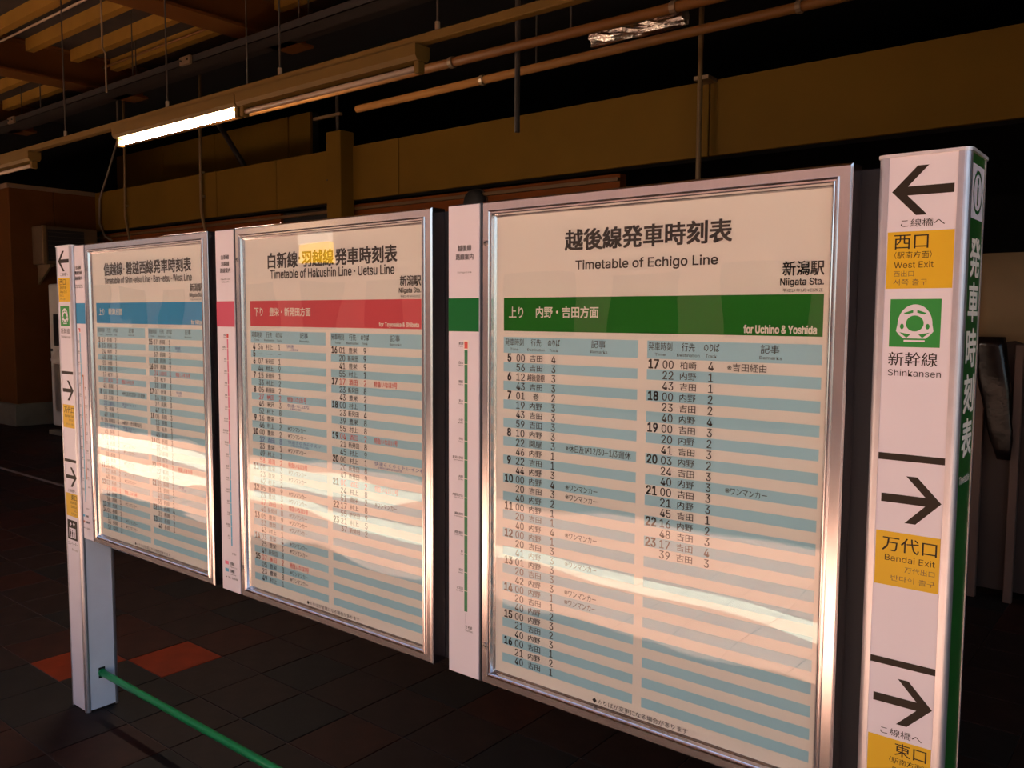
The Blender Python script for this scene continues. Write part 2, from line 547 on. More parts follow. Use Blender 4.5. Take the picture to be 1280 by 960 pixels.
# column standing in front of the fascia
t = thing('wall_column', (-7.304, 4.6, 0), 'square ochre column rising in front of the long fascia, behind the middle board', 'column')
g = G(); g.bbox(-7.422, -7.186, 4.47, 4.66, 0.0, 3.555, M['fascia'], 0.006); g.build('shaft', t)
g = G(); g.tube([(-7.36, 4.58, 3.5), (-7.36, 4.58, 4.35)], 0.02, M['rod'], 8); g.build('hanger_rod', t)
g = G(); g.box(-7.75, -7.30, 4.56, 4.60, 3.74, 3.77, M['conduit']); g.build('bracket_arm', t)
for z in (3.05, 3.44):
    g = G(); g.tube([(-7.405, 4.472, z), (-7.405, 4.462, z)], 0.008, M['rod'], 8); g.build('bolt', t)

# brown booth at the left
g = G()
g.box(-17, -13.09, 3.47, 4.9, 0.0, 3.38, M['void'])
booth = tag(g.build('wall_booth'), kind='structure')
xs = [-17.0, -15.9, -14.8, -14.2, -13.65, -13.068]
for a, b in zip(xs[:-1], xs[1:]):
    q = G(); q.bbox(a + 0.004, b - 0.004, 3.44, 3.47, 0.32, 3.36, M['booth'], 0.003); q.build('wall_panel', booth)
ys = [3.44, 4.04, 4.66]
for a, b in zip(ys[:-1], ys[1:]):
    q = G(); q.bbox(-13.09, -13.06, a + 0.004, b - 0.004, 0.32, 3.36, M['booth'], 0.003); q.build('wall_panel', booth)
g = G(); g.box(-17, -13.05, 3.42, 4.66, 3.36, 3.42, M['booth_trim']); g.build('cornice', booth)
g = G(); g.bbox(-17, -13.03, 3.40, 4.66, 0.0, 0.32, M['plinth'], 0.01); g.build('plinth', booth)

# roof: joists and cross beams
def joist(y, x0, x1, z=4.30):
    g = G()
    g.xprism([(y - 0.03, z + 0.14), (y - 0.03, z), (y + 0.05, z), (y + 0.05, z + 0.012), (y - 0.018, z + 0.012), (y - 0.018, z + 0.14)], x0, x1, M['joist'])
    return g.build('joist', ceiling)
for y in (-2.4, -1.96, -1.52, -1.08, -0.64, -0.2, 0.24, 0.68, 1.12, 1.51, 1.94, 2.37, 2.82, 3.25):
    for x0, x1 in ((-16.9, -12.95), (-12.55, -9.92), (-9.58, -6.90), (-6.56, -3.9), (-3.56, -0.9), (-0.56, 2.1)):
        joist(y, x0, x1)
for x in (-12.75, -9.75, -6.73, -3.73, -0.73, 2.27):
    g = G()
    g.box(x - 0.17, x + 0.15, -4.2, 3.66, 4.08, 4.105, M['beam'])
    g.box(x + 0.02, x + 0.04, -4.2, 3.66, 4.105, 4.405, M['beam'])
    g.box(x - 0.17, x + 0.15, -4.2, 3.66, 4.405, 4.42, M['beam'])
    g.build('cross_beam', ceiling)

# ------------------------------------------------------------------ overhead pipes, trays, rods
def pipe(name, label, pts, r, mt, clamps=(), hang=(), cat='pipe', top=4.42):
    mid = Vector(pts[0])
    t = thing(name, tuple(mid), label, cat)
    g = G(); g.tube(pts, r, mt, 12); g.build('pipe_run' if cat == 'pipe' else 'conduit_run', t, True)
    a, b = Vector(pts[0]), Vector(pts[-1])
    for x in clamps:
        k = (x - a.x) / (b.x - a.x)
        p = a.lerp(b, k)
        g = G(); g.tube([(x - 0.012, p.y, p.z), (x + 0.012, p.y, p.z)], r * 1.25, M['clamp'], 12); g.build('clamp', t)
    for x in hang:
        k = (x - a.x) / (b.x - a.x)
        p = a.lerp(b, k)
        g = G(); g.tube([(x, p.y, p.z + r), (x, p.y, top)], 0.005, M['rod'], 6); g.build('hanger_rod', t)
    return t

pipe('overhead_pipe', 'ochre pipe running just behind the row of fluorescent lamps, above the right board', [(-6.2, 1.6, 2.83), (3.5, 1.6, 2.82)], 0.022, M['pipe_or'], (-2.9, -1.7), (-4.6, -2.2, 0.2))
pipe('overhead_pipe', 'lower ochre pipe nearest the long brown fascia, crossing above the right board', [(-4.52, 2.4, 2.99), (3.5, 2.4, 3.03)], 0.024, M['pipe_or'], (-3.4, -1.5), (-3.0, -0.4, 1.8))
# foil wrapping on it
g = G()
n = 14
vs, fs = [], []
rr = random.Random(3)
for i in range(12):
    x = -2.62 + i * 0.05
    for k in range(n):
        a = 2 * math.pi * k / n
        r = 0.034 * (1 + rr.uniform(-0.16, 0.28))
        vs.append((x + rr.uniform(-0.01, 0.01), 2.4 + r * math.cos(a), 3.075 + r * math.sin(a)))
for i in range(11):
    for k in range(n):
        fs.append((i * n + k, i * n + (k + 1) % n, (i + 1) * n + (k + 1) % n, (i + 1) * n + k))
g.add(vs, fs, M['foil'])
o = g.build('foil_wrap')
tag(o, 'crumpled silver foil wrap glinting on a pipe high above the right board', 'foil')

def tray(y, z, x0, x1, label, boxes=(), wd=0.14, drops=()):
    t = thing('cable_tray', (x0, y, z), label, 'cable tray')
    g = G()
    g.box(x0, x1, y - wd / 2, y + wd / 2, z, z + 0.006, M['tray'])
    g.box(x0, x1, y - wd / 2, y - wd / 2 + 0.006, z, z + 0.06, M['tray'])
    g.box(x0, x1, y + wd / 2 - 0.006, y + wd / 2, z, z + 0.06, M['tray'])
    g.build('tray', t)
    for x in boxes:
        g = G()
        g.bbox(x, x + 0.16, y - wd / 2 - 0.03, y - wd / 2 - 0.002, z - 0.01, z + 0.06, M['clamp'], 0.004)
        b = g.build('joint_plate', t)
        for dx in (0.03, 0.13):
            q = G(); q.tube([(x + dx, y - wd / 2 - 0.03, z + 0.025), (x + dx, y - wd / 2 - 0.04, z + 0.025)], 0.008, M['slot'], 8); q.build('bolt', b)
    for x in drops:
        g = G(); g.tube([(x, y, z), (x, y, 4.42)], 0.006, M['rod'], 6); g.build('hanger_rod', t)
    return t
tray(2.6, 3.72, -13, 3.5, 'dark cable tray hanging lowest and nearest of the three behind the lamp row', (-10.5, -6.9), 0.16, (-12, -9.9, -7.9, -5.4, -2.9))
tray(3.0, 3.92, -13, 3.5, 'dark cable tray hanging middle of the three behind the lamp row', (-9.4,), 0.16, (-11.4, -8.6, -5.8, -3.0))
tray(3.4, 4.08, -13, 3.5, 'dark cable tray hanging highest and farthest of the three behind the lamp row', (-11.2, -8.8), 0.16, (-10.7, -7.5, -4.6))
pipe('ceiling_conduit', 'thin pale conduit running along a roof joist in the upper left corner', [(-10.2, 2.03, 4.28), (-6.95, 2.03, 4.28)], 0.011, M['tube_off'], (), (), 'conduit')
pipe('ceiling_conduit', 'thin ochre conduit running beside the last roof joist', [(-9.55, 3.12, 4.30), (-6.95, 3.12, 4.30)], 0.013, M['pipe_or'], (), (), 'conduit')
g = G(); g.tube([(-2.815, 2.0, 2.55), (-2.815, 2.0, 4.42)], 0.014, M['rod'], 8)
tag(g.build('hanger_rod'), 'dark vertical hanger rod crossing the ochre pipes above the gap left of the right board', 'rod')
g = G(); g.tube([(-10.60, 5, 4.45), (-9.30, 4.88, 3.22)], 0.035, M['tray'], 8)
tag(g.build('diagonal_brace'), 'dark diagonal brace below the lit fluorescent tube', 'brace')
for (x, label) in ((-5.205, 'thin rod with a hooked end left of the lit tube, reaching up to the joists'),):
    g = G()
    g.tube([(x, 1.03, 2.93), (x, 1.03, 3.16), (x - 0.035, 1.03, 3.20), (x - 0.035, 1.03, 4.42)], 0.006, M['clamp'], 6)
    tag(g.build('hooked_rod'), label, 'rod')

# ------------------------------------------------------------------ fluorescent lamps in one row at Y = 1.03
LY = 1.03
def lamp(x0, x1, label, lit):
    t = thing('fluorescent_lamp', (x0, LY, 2.6), label, 'lamp', 'fluorescent lamps hung in a row')
    g = G()
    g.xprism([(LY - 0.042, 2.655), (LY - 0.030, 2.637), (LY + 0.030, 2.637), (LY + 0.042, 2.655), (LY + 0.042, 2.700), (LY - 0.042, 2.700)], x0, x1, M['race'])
    g.build('housing', t)
    for x in (x0 + 0.005, x1 - 0.033):
        g = G(); g.bbox(x, x + 0.028, LY - 0.02, LY + 0.02, 2.590, 2.640, M['race'], 0.004); g.build('lamp_holder', t)
    g = G(); g.tube([(x0 + 0.03, LY, 2.613), (x1 - 0.033, LY, 2.613)], 0.0130, M['tube_on'] if lit else M['tube_off'], 14)
    tb = g.build('tube', t, True)
    tb['label'] = 'glowing white tube' if lit else 'unlit tube'
lamp(-5.075, -3.815, 'lit fluorescent lamp, the only glowing tube, above the left and middle boards', True)
lamp(-3.805, -2.535, 'unlit fluorescent lamp directly right of the glowing one', False)
lamp(-7.50, -6.245, 'unlit fluorescent lamp at the left edge, end of the row', False)
t = thing('lamp_raceway', (-9, LY, 2.7), 'long cream raceway the fluorescent lamps hang from, crossing the whole view', 'raceway')
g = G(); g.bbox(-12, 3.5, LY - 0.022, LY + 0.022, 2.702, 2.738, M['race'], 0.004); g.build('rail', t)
for x in (-8.2, -6.9, -5.77, -4.515, -3.49, -2.45, -1.3, 0.1):
    g = G(); g.tube([(x, LY, 2.738), (x, LY, 4.42)], 0.005, M['rod'], 6); h = g.build('hanger_rod', t)
    q = G(); q.tube([(x, LY, 2.738), (x, LY, 2.775)], 0.011, M['clamp'], 8); q.build('nut', h)

# wires and conduits down to the fascia
def wire(pts, r, mt, name, label, clips=()):
    g = G(); g.tube(pts, r, mt, 7)
    o = g.build(name, None, True)
    tag(o, label, 'wire')
    for p in clips:
        q = G(); q.box(p[0] - 0.03, p[0] + 0.03, p[1] - 0.01, p[1] + 0.03, p[2] - 0.012, p[2] + 0.012, M['clamp']); q.build('clip', o)
wire([(-12.03, 4.60, 4.9), (-12.05, 4.60, 3.6), (-12.08, 4.60, 3.0), (-12.03, 4.60, 2.85), (-11.98, 4.60, 2.68), (-11.9, 4.6, 2.2)], 0.017, M['conduit'], 'wall_wire',
     'pale wire hanging below the left end of the lit tube', ((-12.07, 4.61, 3.15),))
wire([(-10.05, 4.60, 4.9), (-10.09, 4.60, 3.6), (-10.09, 4.60, 2.95), (-10.06, 4.60, 2.8), (-9.98, 4.60, 2.62), (-9.9, 4.6, 2.2)], 0.020, M['conduit'], 'wall_wire',
     'pale wire hanging below the middle of the lit tube', ((-10.09, 4.61, 3.12), (-10.09, 4.61, 3.42)))
wire([(-12.2, 4.60, 4.9), (-12.22, 4.60, 4.1), (-12.55, 4.60, 3.65), (-12.83, 4.60, 3.30), (-12.86, 4.60, 2.95), (-12.7, 4.60, 2.75), (-12.5, 4.60, 2.68)], 0.016, M['cable'], 'slack_cable',
     'slack dark cable looping down the left end of the ochre fascia')
t = thing('vertical_conduit', (-3.05, 4.5, 2.6), 'thin vertical conduit in front of the brown fascia, above the right board', 'conduit')
g = G(); g.tube([(-3.05, 4.5, 0.0), (-3.05, 4.5, 5.195)], 0.020, M['conduit'], 10); g.build('conduit_run', t, True)
g = G(); g.box(-3.10, -2.98, 4.49, 4.64, 3.385, 3.415, M['clamp']); g.build('clip', t)
g = G(); g.bbox(-3.10, -2.95, 4.53, 4.66, 0.0, 2.58, M['wall_brown'], 0.005)
tag(g.build('slim_post'), 'slim rust brown post under the brown fascia, above the right board', 'post')
t = thing('round_wall_fixture', (-5.476, 4.66, 2.64), 'round dark dome on the rust brown wall above the right board\'s top left corner', 'fixture')
g = G(); g.tube([(-5.46, 4.70, 2.68), (-5.46, 4.64, 2.68), (-5.46, 4.60, 2.68)], [0.125, 0.125, 0.09], M['ac_dark'], 24); g.build('dome', t, True)
g = G(); g.tube([(-5.46, 4.70, 2.68), (-5.46, 4.685, 2.68)], 0.135, M['rod'], 24); g.build('base_ring', t)

# ------------------------------------------------------------------ air conditioner unit on the booth
t = thing('air_conditioner_unit', (-12.9, 4.1, 2.25), 'outdoor air conditioner unit bracketed high on the brown booth wall at left', 'air conditioner')
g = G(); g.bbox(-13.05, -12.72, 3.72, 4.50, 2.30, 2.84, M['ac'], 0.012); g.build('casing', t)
g = G(); g.box(-12.725, -12.708, 3.80, 4.30, 2.35, 2.79, M['ac_dark'])
gr = g.build('fan_grille', t)
for k in range(7):
    q = G(); z = 2.38 + k * 0.062; q.box(-12.708, -12.700, 3.80, 4.30, z, z + 0.008, M['rod']); q.build('grille_bar', gr)
g = G(); g.bbox(-12.72, -12.69, 3.72, 3.77, 2.30, 2.84, M['conduit'], 0.004); g.build('corner_strip', t)
for y in (3.80, 4.42):
    g = G(); g.box(-13.05, -12.62, y - 0.02, y + 0.02, 2.26, 2.30, M['clamp']); g.add([(-13.05, y - .015, 2.26), (-13.05, y + .015, 2.26), (-12.66, y + .015, 2.26), (-12.66, y - .015, 2.26), (-13.05, y - .015, 2.02), (-13.05, y + .015, 2.02)], [(0, 1, 5, 4), (4, 5, 2, 3), (0, 4, 3), (1, 2, 5)], M['clamp'])
    g.build('bracket', t)
g = G(); g.tube([(-12.9, 4.2, 2.3), (-12.92, 4.2, 2.0), (-13.02, 4.2, 1.9)], 0.03, M['cable'], 8); g.build('drain_pipe', t, True)

# ------------------------------------------------------------------ grey machine far behind the left post
t = thing('vending_machine', (-11.6, 3.8, 0), 'pale grey machine with a dark window, standing far behind the left sign post', 'vending machine')
mx = -12.05
g = G(); g.bbox(mx, mx + 0.85, 3.50, 4.15, 0.10, 2.0, M['machine'], 0.015); g.build('cabinet', t)
g = G(); g.box(mx + 0.14, mx + 0.75, 3.490, 3.501, 1.18, 1.60, M['machine_dark']); g.build('display_window', t)
g = G(); g.xprism([(3.50, 1.12), (3.44, 1.00), (3.44, 0.98), (3.50, 0.98)], mx + 0.14, mx + 0.75, M['machine']); g.build('shelf', t)
g = G(); g.box(mx + 0.14, mx + 0.75, 3.480, 3.501, 0.30, 0.94, M['machine_tray']); g.build('lower_door', t)
g = G(); g.tube([(mx + 0.06, 3.50, 1.12), (mx + 0.06, 3.485, 1.12)], 0.018, M['slot'], 10); g.build('lock', t)
for x in (mx + 0.08, mx + 0.72):
    g = G(); g.box(x, x + 0.06, 3.55, 4.10, 0.0, 0.10, M['rod']); g.build('foot', t)
g = G(); g.bbox(mx + 0.1, mx + 0.75, 3.40, 3.50, 0.0, 0.06, M['plinth'], 0.006); g.build('kick_step', t)

# ------------------------------------------------------------------ partition and bags at the far right
t = thing('partition', (-0.6, 3.92, 0), 'brown partition topped by a beige vinyl sheet, behind the right sign post', 'partition')
g = G(); g.box(-0.99, 1.6, 3.93, 3.96, 0.06, 1.94, M['board_brown']); g.build('board', t)
g = G()
n = 40
vs, fs = [], []
for i in range(n + 1):
    x = -0.995 + 2.6 * i / n
    zb = 1.46 + 0.02 * math.sin(x * 21) + 0.012 * math.sin(x * 47)
    for z in (1.965, 1.7, zb):
        vs.append((x, 3.905 + 0.008 * math.sin(x * 16 + z * 3), z))
for i in range(n):
    for k in (0, 1):
        fs.append((i * 3 + k, i * 3 + k + 1, i * 3 + 4 + k, i * 3 + 3 + k))
g.add(vs, fs, M['sheet'])
sh = g.build('vinyl_sheet', t, True)
md = sh.modifiers.new('thickness', 'SOLIDIFY'); md.thickness = 0.004
for x in (-0.985, -0.80, 0.1, 0.9):
    g = G(); g.bbox(x, x + 0.045, 3.895, 3.93, 0.0, 1.46, M['pole_pink'], 0.004); g.build('post', t)
def bag(cx, cy, z0, z1, rx, lean, seed, label):
    r2 = random.Random(seed)
    g = G()
    n, m = 18, 12
    vs, fs = [], []
    for j in range(m + 1):
        v = j / m
        z = z0 + (z1 - z0) * v
        base = (0.80 + 0.20 * v + 0.10 * math.sin(9 * v + seed)) * min(1.0, 0.45 + 2.4 * v)
        ox = lean * (1 - v)
        for k in range(n):
            a = 2 * math.pi * k / n
            q = base * (1 + 0.10 * math.sin(3 * a + seed + v * 4) + r2.uniform(-0.06, 0.06))
            vs.append((cx + ox + rx * q * math.cos(a), cy + rx * 0.35 * q * math.sin(a), z))
    for j in range(m):
        for k in range(n):
            fs.append((j * n + k, j * n + (k + 1) % n, (j + 1) * n + (k + 1) % n, (j + 1) * n + k))
    fs += [tuple(range(n))[::-1], tuple(m * n + k for k in range(n))]
    g.add(vs, fs, M['bag'])
    o = g.build('plastic_bag', None, True)
    return tag(o, label, 'bag')
bag(-0.915, 3.85, 0.82, 1.50, 0.080, 0.09, 2, 'glossy black plastic bag hung left of the second one, under the beige sheet')
bag(-0.60, 3.84, 0.52, 1.47, 0.10, 0.03, 5, 'long black plastic bag hung nearer the right frame edge, under the beige sheet')

# ------------------------------------------------------------------ sign boards
ZT, ZB = 1.865, 0.714
X1, X2, X3 = -3.3134, -2.3194, -1.3171
BW = 0.8385
HT = ZT - ZB
xl = lambda b: {1: X1, 2: X2, 3: X3}[b]

g = G()
g.bbox(-3.398, -0.4335, 0.050, 0.085, ZB + 0.004, ZT - 0.006, M['plate'], 0.002)
bp_ = tag(g.build('backing_plate'), 'long dark grey plate behind all three timetable boards, joining the two posts', 'plate')

PROF = [(0.0, 0.048), (0.0, 0.0045), (0.0004, 0.0036), (0.0034, 0.0005), (0.0045, 0.0), (0.0215, 0.0), (0.0225, -0.0035), (0.0245, -0.0045), (0.026, -0.003), (0.0265, 0.001),
        (0.028, 0.001), (0.0285, -0.002), (0.030, -0.003), (0.0315, -0.002), (0.034, 0.006), (0.038, 0.0105), (0.038, 0.048)]

def rail(x0, side):
    """one mitred rail of the aluminium frame"""
    g = G()
    vs = []
    x1 = x0 + BW
    for (t_, y) in PROF:
        if side == 'left': e = [(x0 + t_, ZB + t_), (x0 + t_, ZT - t_)]
        if side == 'right': e = [(x1 - t_, ZT - t_), (x1 - t_, ZB + t_)]
        if side == 'top': e = [(x0 + t_, ZT - t_), (x1 - t_, ZT - t_)]
        if side == 'bottom': e = [(x1 - t_, ZB + t_), (x0 + t_, ZB + t_)]
        vs += [(e[0][0], y, e[0][1]), (e[1][0], y, e[1][1])]
    n = len(PROF)
    fs = [(2 * i, 2 * i + 1, 2 * i + 3, 2 * i + 2) for i in range(n - 1)] + [(2 * n - 2, 2 * n - 1, 1, 0)]
    g.add(vs, fs, M['alu'])
    if side in ('left', 'right'):
        for i in range(n - 1):
            pass
    return g

ROW0, PITCH = 0.3490, 0.02165
W_ = '※ワンマンカー'
B3L = """5|00|吉田|4
|56|吉田|3
6|12|越後曽根|3
|43|吉田|3
7|01|巻|2
|19|内野|3
|43|吉田|3
|59|吉田|3
8|10|内野|3
|22|関屋|3|※休日及び12/30〜1/3運休
|46|内野|1
9|22|吉田|1
|44|内野|3
10|00|内野|4|W
|20|吉田|3|W
|40|内野|2
11|00|内野|1
|20|吉田|1
|40|内野|4|W
12|00|内野|1
|20|吉田|3
|41|内野|3|W
13|01|内野|3
|20|吉田|3
|42|内野|3|W
14|00|内野|1|W
|20|吉田|1
|40|内野|2
15|00|内野|3
|21|吉田|2
|40|内野|3
16|00|吉田|1
|21|内野|2
|40|吉田|1"""
B3R = """17|00|柏崎|4|※吉田経由
|22|内野|1
|43|吉田|1
18|00|内野|2
|23|吉田|2
|40|内野|4
19|00|吉田|3
|20|内野|2
|41|吉田|3
20|03|内野|2
|24|吉田|3
|40|内野|3|W
21|00|吉田|3
|21|内野|3
|45|吉田|1
22|16|内野|2
|48|吉田|3
23|17|吉田|4
|39|吉田|3"""
B2L = """4|56|村上|1|c快速/上沼垂経由
5|―|―|―
6|07|新発田|1
|44|村上|9
7|15|新発田|1
|33|村上|2
8|05|新発田|2
|27|秋田|2|r特急いなほ1号
|43|米沢|3|c快速べにばな/土曜休日運転
|52|村上|8
9|16|豊栄|1
|46|村上|2|W
10|00|豊栄|2|W
|12|酒田|8|b快速きらきらうえつ/土曜休日を中心に運転
|23|豊栄|1|W
|49|村上|1
|58|酒田|2|r特急いなほ3号
11|08|豊栄|3|W
|23|豊栄|3|W
|42|村上|2
12|05|豊栄|9|W
|23|豊栄|3|W
|37|酒田|2|r特急いなほ5号
|40|新発田|8|W
13|05|豊栄|9|W
|23|豊栄|8|W
|43|村上|1
14|03|豊栄|4|W
|25|豊栄|3|W
|49|新発田|8
15|07|秋田|2|r特急いなほ7号
|05|豊栄|8|W
|23|豊栄|8|W
|49|村上|1"""
B2R = """16|01|豊栄|9
|20|新発田|9
|41|豊栄|9
|55|村上|1
17|17|酒田|2|r特急いなほ9号
|23|新発田|8
|43|豊栄|2
18|00|村上|1
|23|新発田|4
|39|豊栄|8
|55|村上|8
19|04|酒田|2|r特急いなほ11号
|21|新発田|8
|45|村上|9
20|00|村上|1|c快速らくらくトレイン村上/土曜休日運休全車指定席
|20|新発田|8
|47|新発田|9
21|00|酒田|2|r特急いなほ13号
|24|村上|8
|51|豊栄|2|W
22|17|村上|8
|55|新発田|9
23|21|村上|5
|37|新発田|2"""
B1L = """5|17|長岡|2
6|10|長岡|3
|24|新井|2
|48|長岡|1
|55|水原|1
7|06|長岡|1
|17|松下|3
|32|新井|3|r特急しらゆき2号
|45|長岡|1
8|03|長岡|1|※休日及び12/30〜1/3運休
|10|五泉|1
|23|上越妙高|3|b快速おはよう/信越
|35|長岡|1
|49|長岡|3
9|16|会津若松|3|※野沢・会津若松行
|23|上越妙高|2|b快速あがの/土曜休日運転
|45|長岡|1
10|00|長岡|2
|14|長岡|2|W
|23|五泉|1|W
|38|長岡|3
|56|長岡|2|W
11|05|松下|1
|22|長岡|2|W
|40|新井|3|W
12|03|長岡|2
|21|長岡|1|r特急しらゆき4号
|44|長岡|2
|58|長岡|1|W
13|20|長岡|2
14|01|長岡|2
|16|長岡|1|W
|35|長岡|3|W
|57|長岡|3"""
B1R = """15|07|長岡|1
|23|会津|1|c快速/あがの
|37|長岡|3
|48|長岡|3
16|09|長岡|2
|24|上越妙高|1|r特急しらゆき6号
|28|松下|3
|38|長岡|8
17|07|会津|1|c快速/あがの
|16|長岡|2
|27|長岡|3
|47|松下|2
18|05|長岡|3
|15|長岡|1
|31|五泉|1
|45|長岡|3
19|01|長岡|3
|20|長岡|1
|35|長岡|2
|50|松下|1
20|02|新井|2|r特急しらゆき8号
|22|長岡|1
|40|長岡|3
21|05|長岡|2|c快速/くびき野
|21|長岡|1
|40|長岡|2
|55|長岡|1
22|15|長岡|4
|35|長岡|2
23|10|長岡|2
|40|長岡|1"""

def table(p, rows, off):
    """off = 0 for the left column of the poster, 0.3775 for the right one"""
    ink = M['ink']
    for i, r in enumerate(rows.split('\n')):
        c = r.split('|') + ['']
        d = ROW0 + PITCH * i
        a, b = d + 0.0020, d + PITCH - 0.0020
        rem = c[4]
        im = M['ink_thin']
        if rem.startswith('r'): im = M['ink_red']
        if rem.startswith('b') or rem.startswith('c'): im = M['ink_blue']
        im2 = im if rem.startswith('r') else (M['ink_blue'] if rem.startswith('b') else M['ink_thin'])
        if c[0]:
            p.text(c[0], off + 0.0640, off + 0.0895, a - 0.0005, b, ink, 0.024, 2, align='c', aspect=0.84)
        if c[1] == '―':
            p.rect(off + 0.100, off + 0.120, d + 0.0105, d + 0.0115, ink)
            p.rect(off + 0.140, off + 0.168, d + 0.0105, d + 0.0115, ink)
            p.rect(off + 0.198, off + 0.210, d + 0.0105, d + 0.0115, ink)
            continue
        p.text(c[1], off + 0.0975, off + 0.1215, a + 0.0005, b - 0.0005, im2, 0.010, 2)
        n = len(c[2])
        hw = {1: 0.0085, 2: 0.0175, 3: 0.0215}.get(n, 0.0245)
        p.text(c[2], off + 0.154 - hw, off + 0.154 + hw, a + 0.0012, b - 0.0012, im2, 0.010, 1)
        p.text(c[3], off + 0.190, off + 0.215, a + 0.0005, b - 0.0005, im2, 0.010, 2, align='c', aspect=0.9)
        if rem == 'W':
            p.text('※', off + 0.2375, off + 0.2475, a + 0.004, b - 0.004, M['ink_thin'], 0, 1)
            p.text(W_[1:], off + 0.249, off + 0.322, a + 0.0025, b - 0.0015, ink, 0.008, 1)
        elif rem.startswith('r'):
            p.text(rem[1:], off + 0.2380, off + 0.327, a + 0.001, b - 0.001, M['ink_red'], 0.014, 1)
        elif rem[:1] in ('b', 'c'):
            q = rem[1:].split('/')
            p.text(q[0], off + 0.2380, off + 0.238 + 0.0170 * len(q[0]), a, a + 0.0105, im, 0.0, 1)
            p.text(q[1], off + 0.2500, off + 0.250 + 0.0085 * len(q[1]), b - 0.006, b, im, 0.0, 1)
        elif rem.startswith('※休'):
            p.text('※', off + 0.2375, off + 0.2455, a + 0.004, b - 0.004, M['ink_thin'], 0, 1)
            for st, u0, u1 in (('休日及び', 0.247, 0.300), ('12/30', 0.302, 0.338), ('〜', 0.339, 0.349), ('1/3', 0.351, 0.371), ('運休', 0.374, 0.404)):
                if st == '〜':
                    p.line(off + u0, d + 0.0115, off + 0.344, d + 0.0098, 0.0012, ink)
                    p.line(off + 0.344, d + 0.0098, off + u1, d + 0.0115, 0.0012, ink)
                else:
                    p.text(st, off + u0, off + u1, a + 0.001, b - 0.001, ink, 0.008, 1)
        elif rem:
            p.text(rem, off + 0.236, off + 0.238 + 0.0152 * len(rem), a + 0.001, b - 0.001, ink, 0.0, 1)

def header(p, off):
    ink = M['ink']
    p.text('発車時刻', off + 0.064, off + 0.118, 0.3155, 0.3325, ink, 0.004, 1)
    p.text('Time', off + 0.079, off + 0.103, 0.3370, 0.3430, M['ink_thin'], 0, 1)
    p.text('行先', off + 0.139, off + 0.168, 0.3155, 0.3325, ink, 0.004, 1)
    p.text('Destination', off + 0.129, off + 0.178, 0.3370, 0.3430, M['ink_thin'], 0, 1)
    p.text('のりば', off + 0.187, off + 0.219, 0.3160, 0.3310, ink, 0.012, 2)
    p.text('Track', off + 0.191, off + 0.214, 0.3370, 0.3430, M['ink_thin'], 0, 1)
    p.text('記事', off + 0.302, off + 0.338, 0.3150, 0.3320, ink, 0.004, 1)
    p.text('Remarks', off + 0.300, off + 0.343, 0.3365, 0.3425, M['ink_thin'], 0, 1)

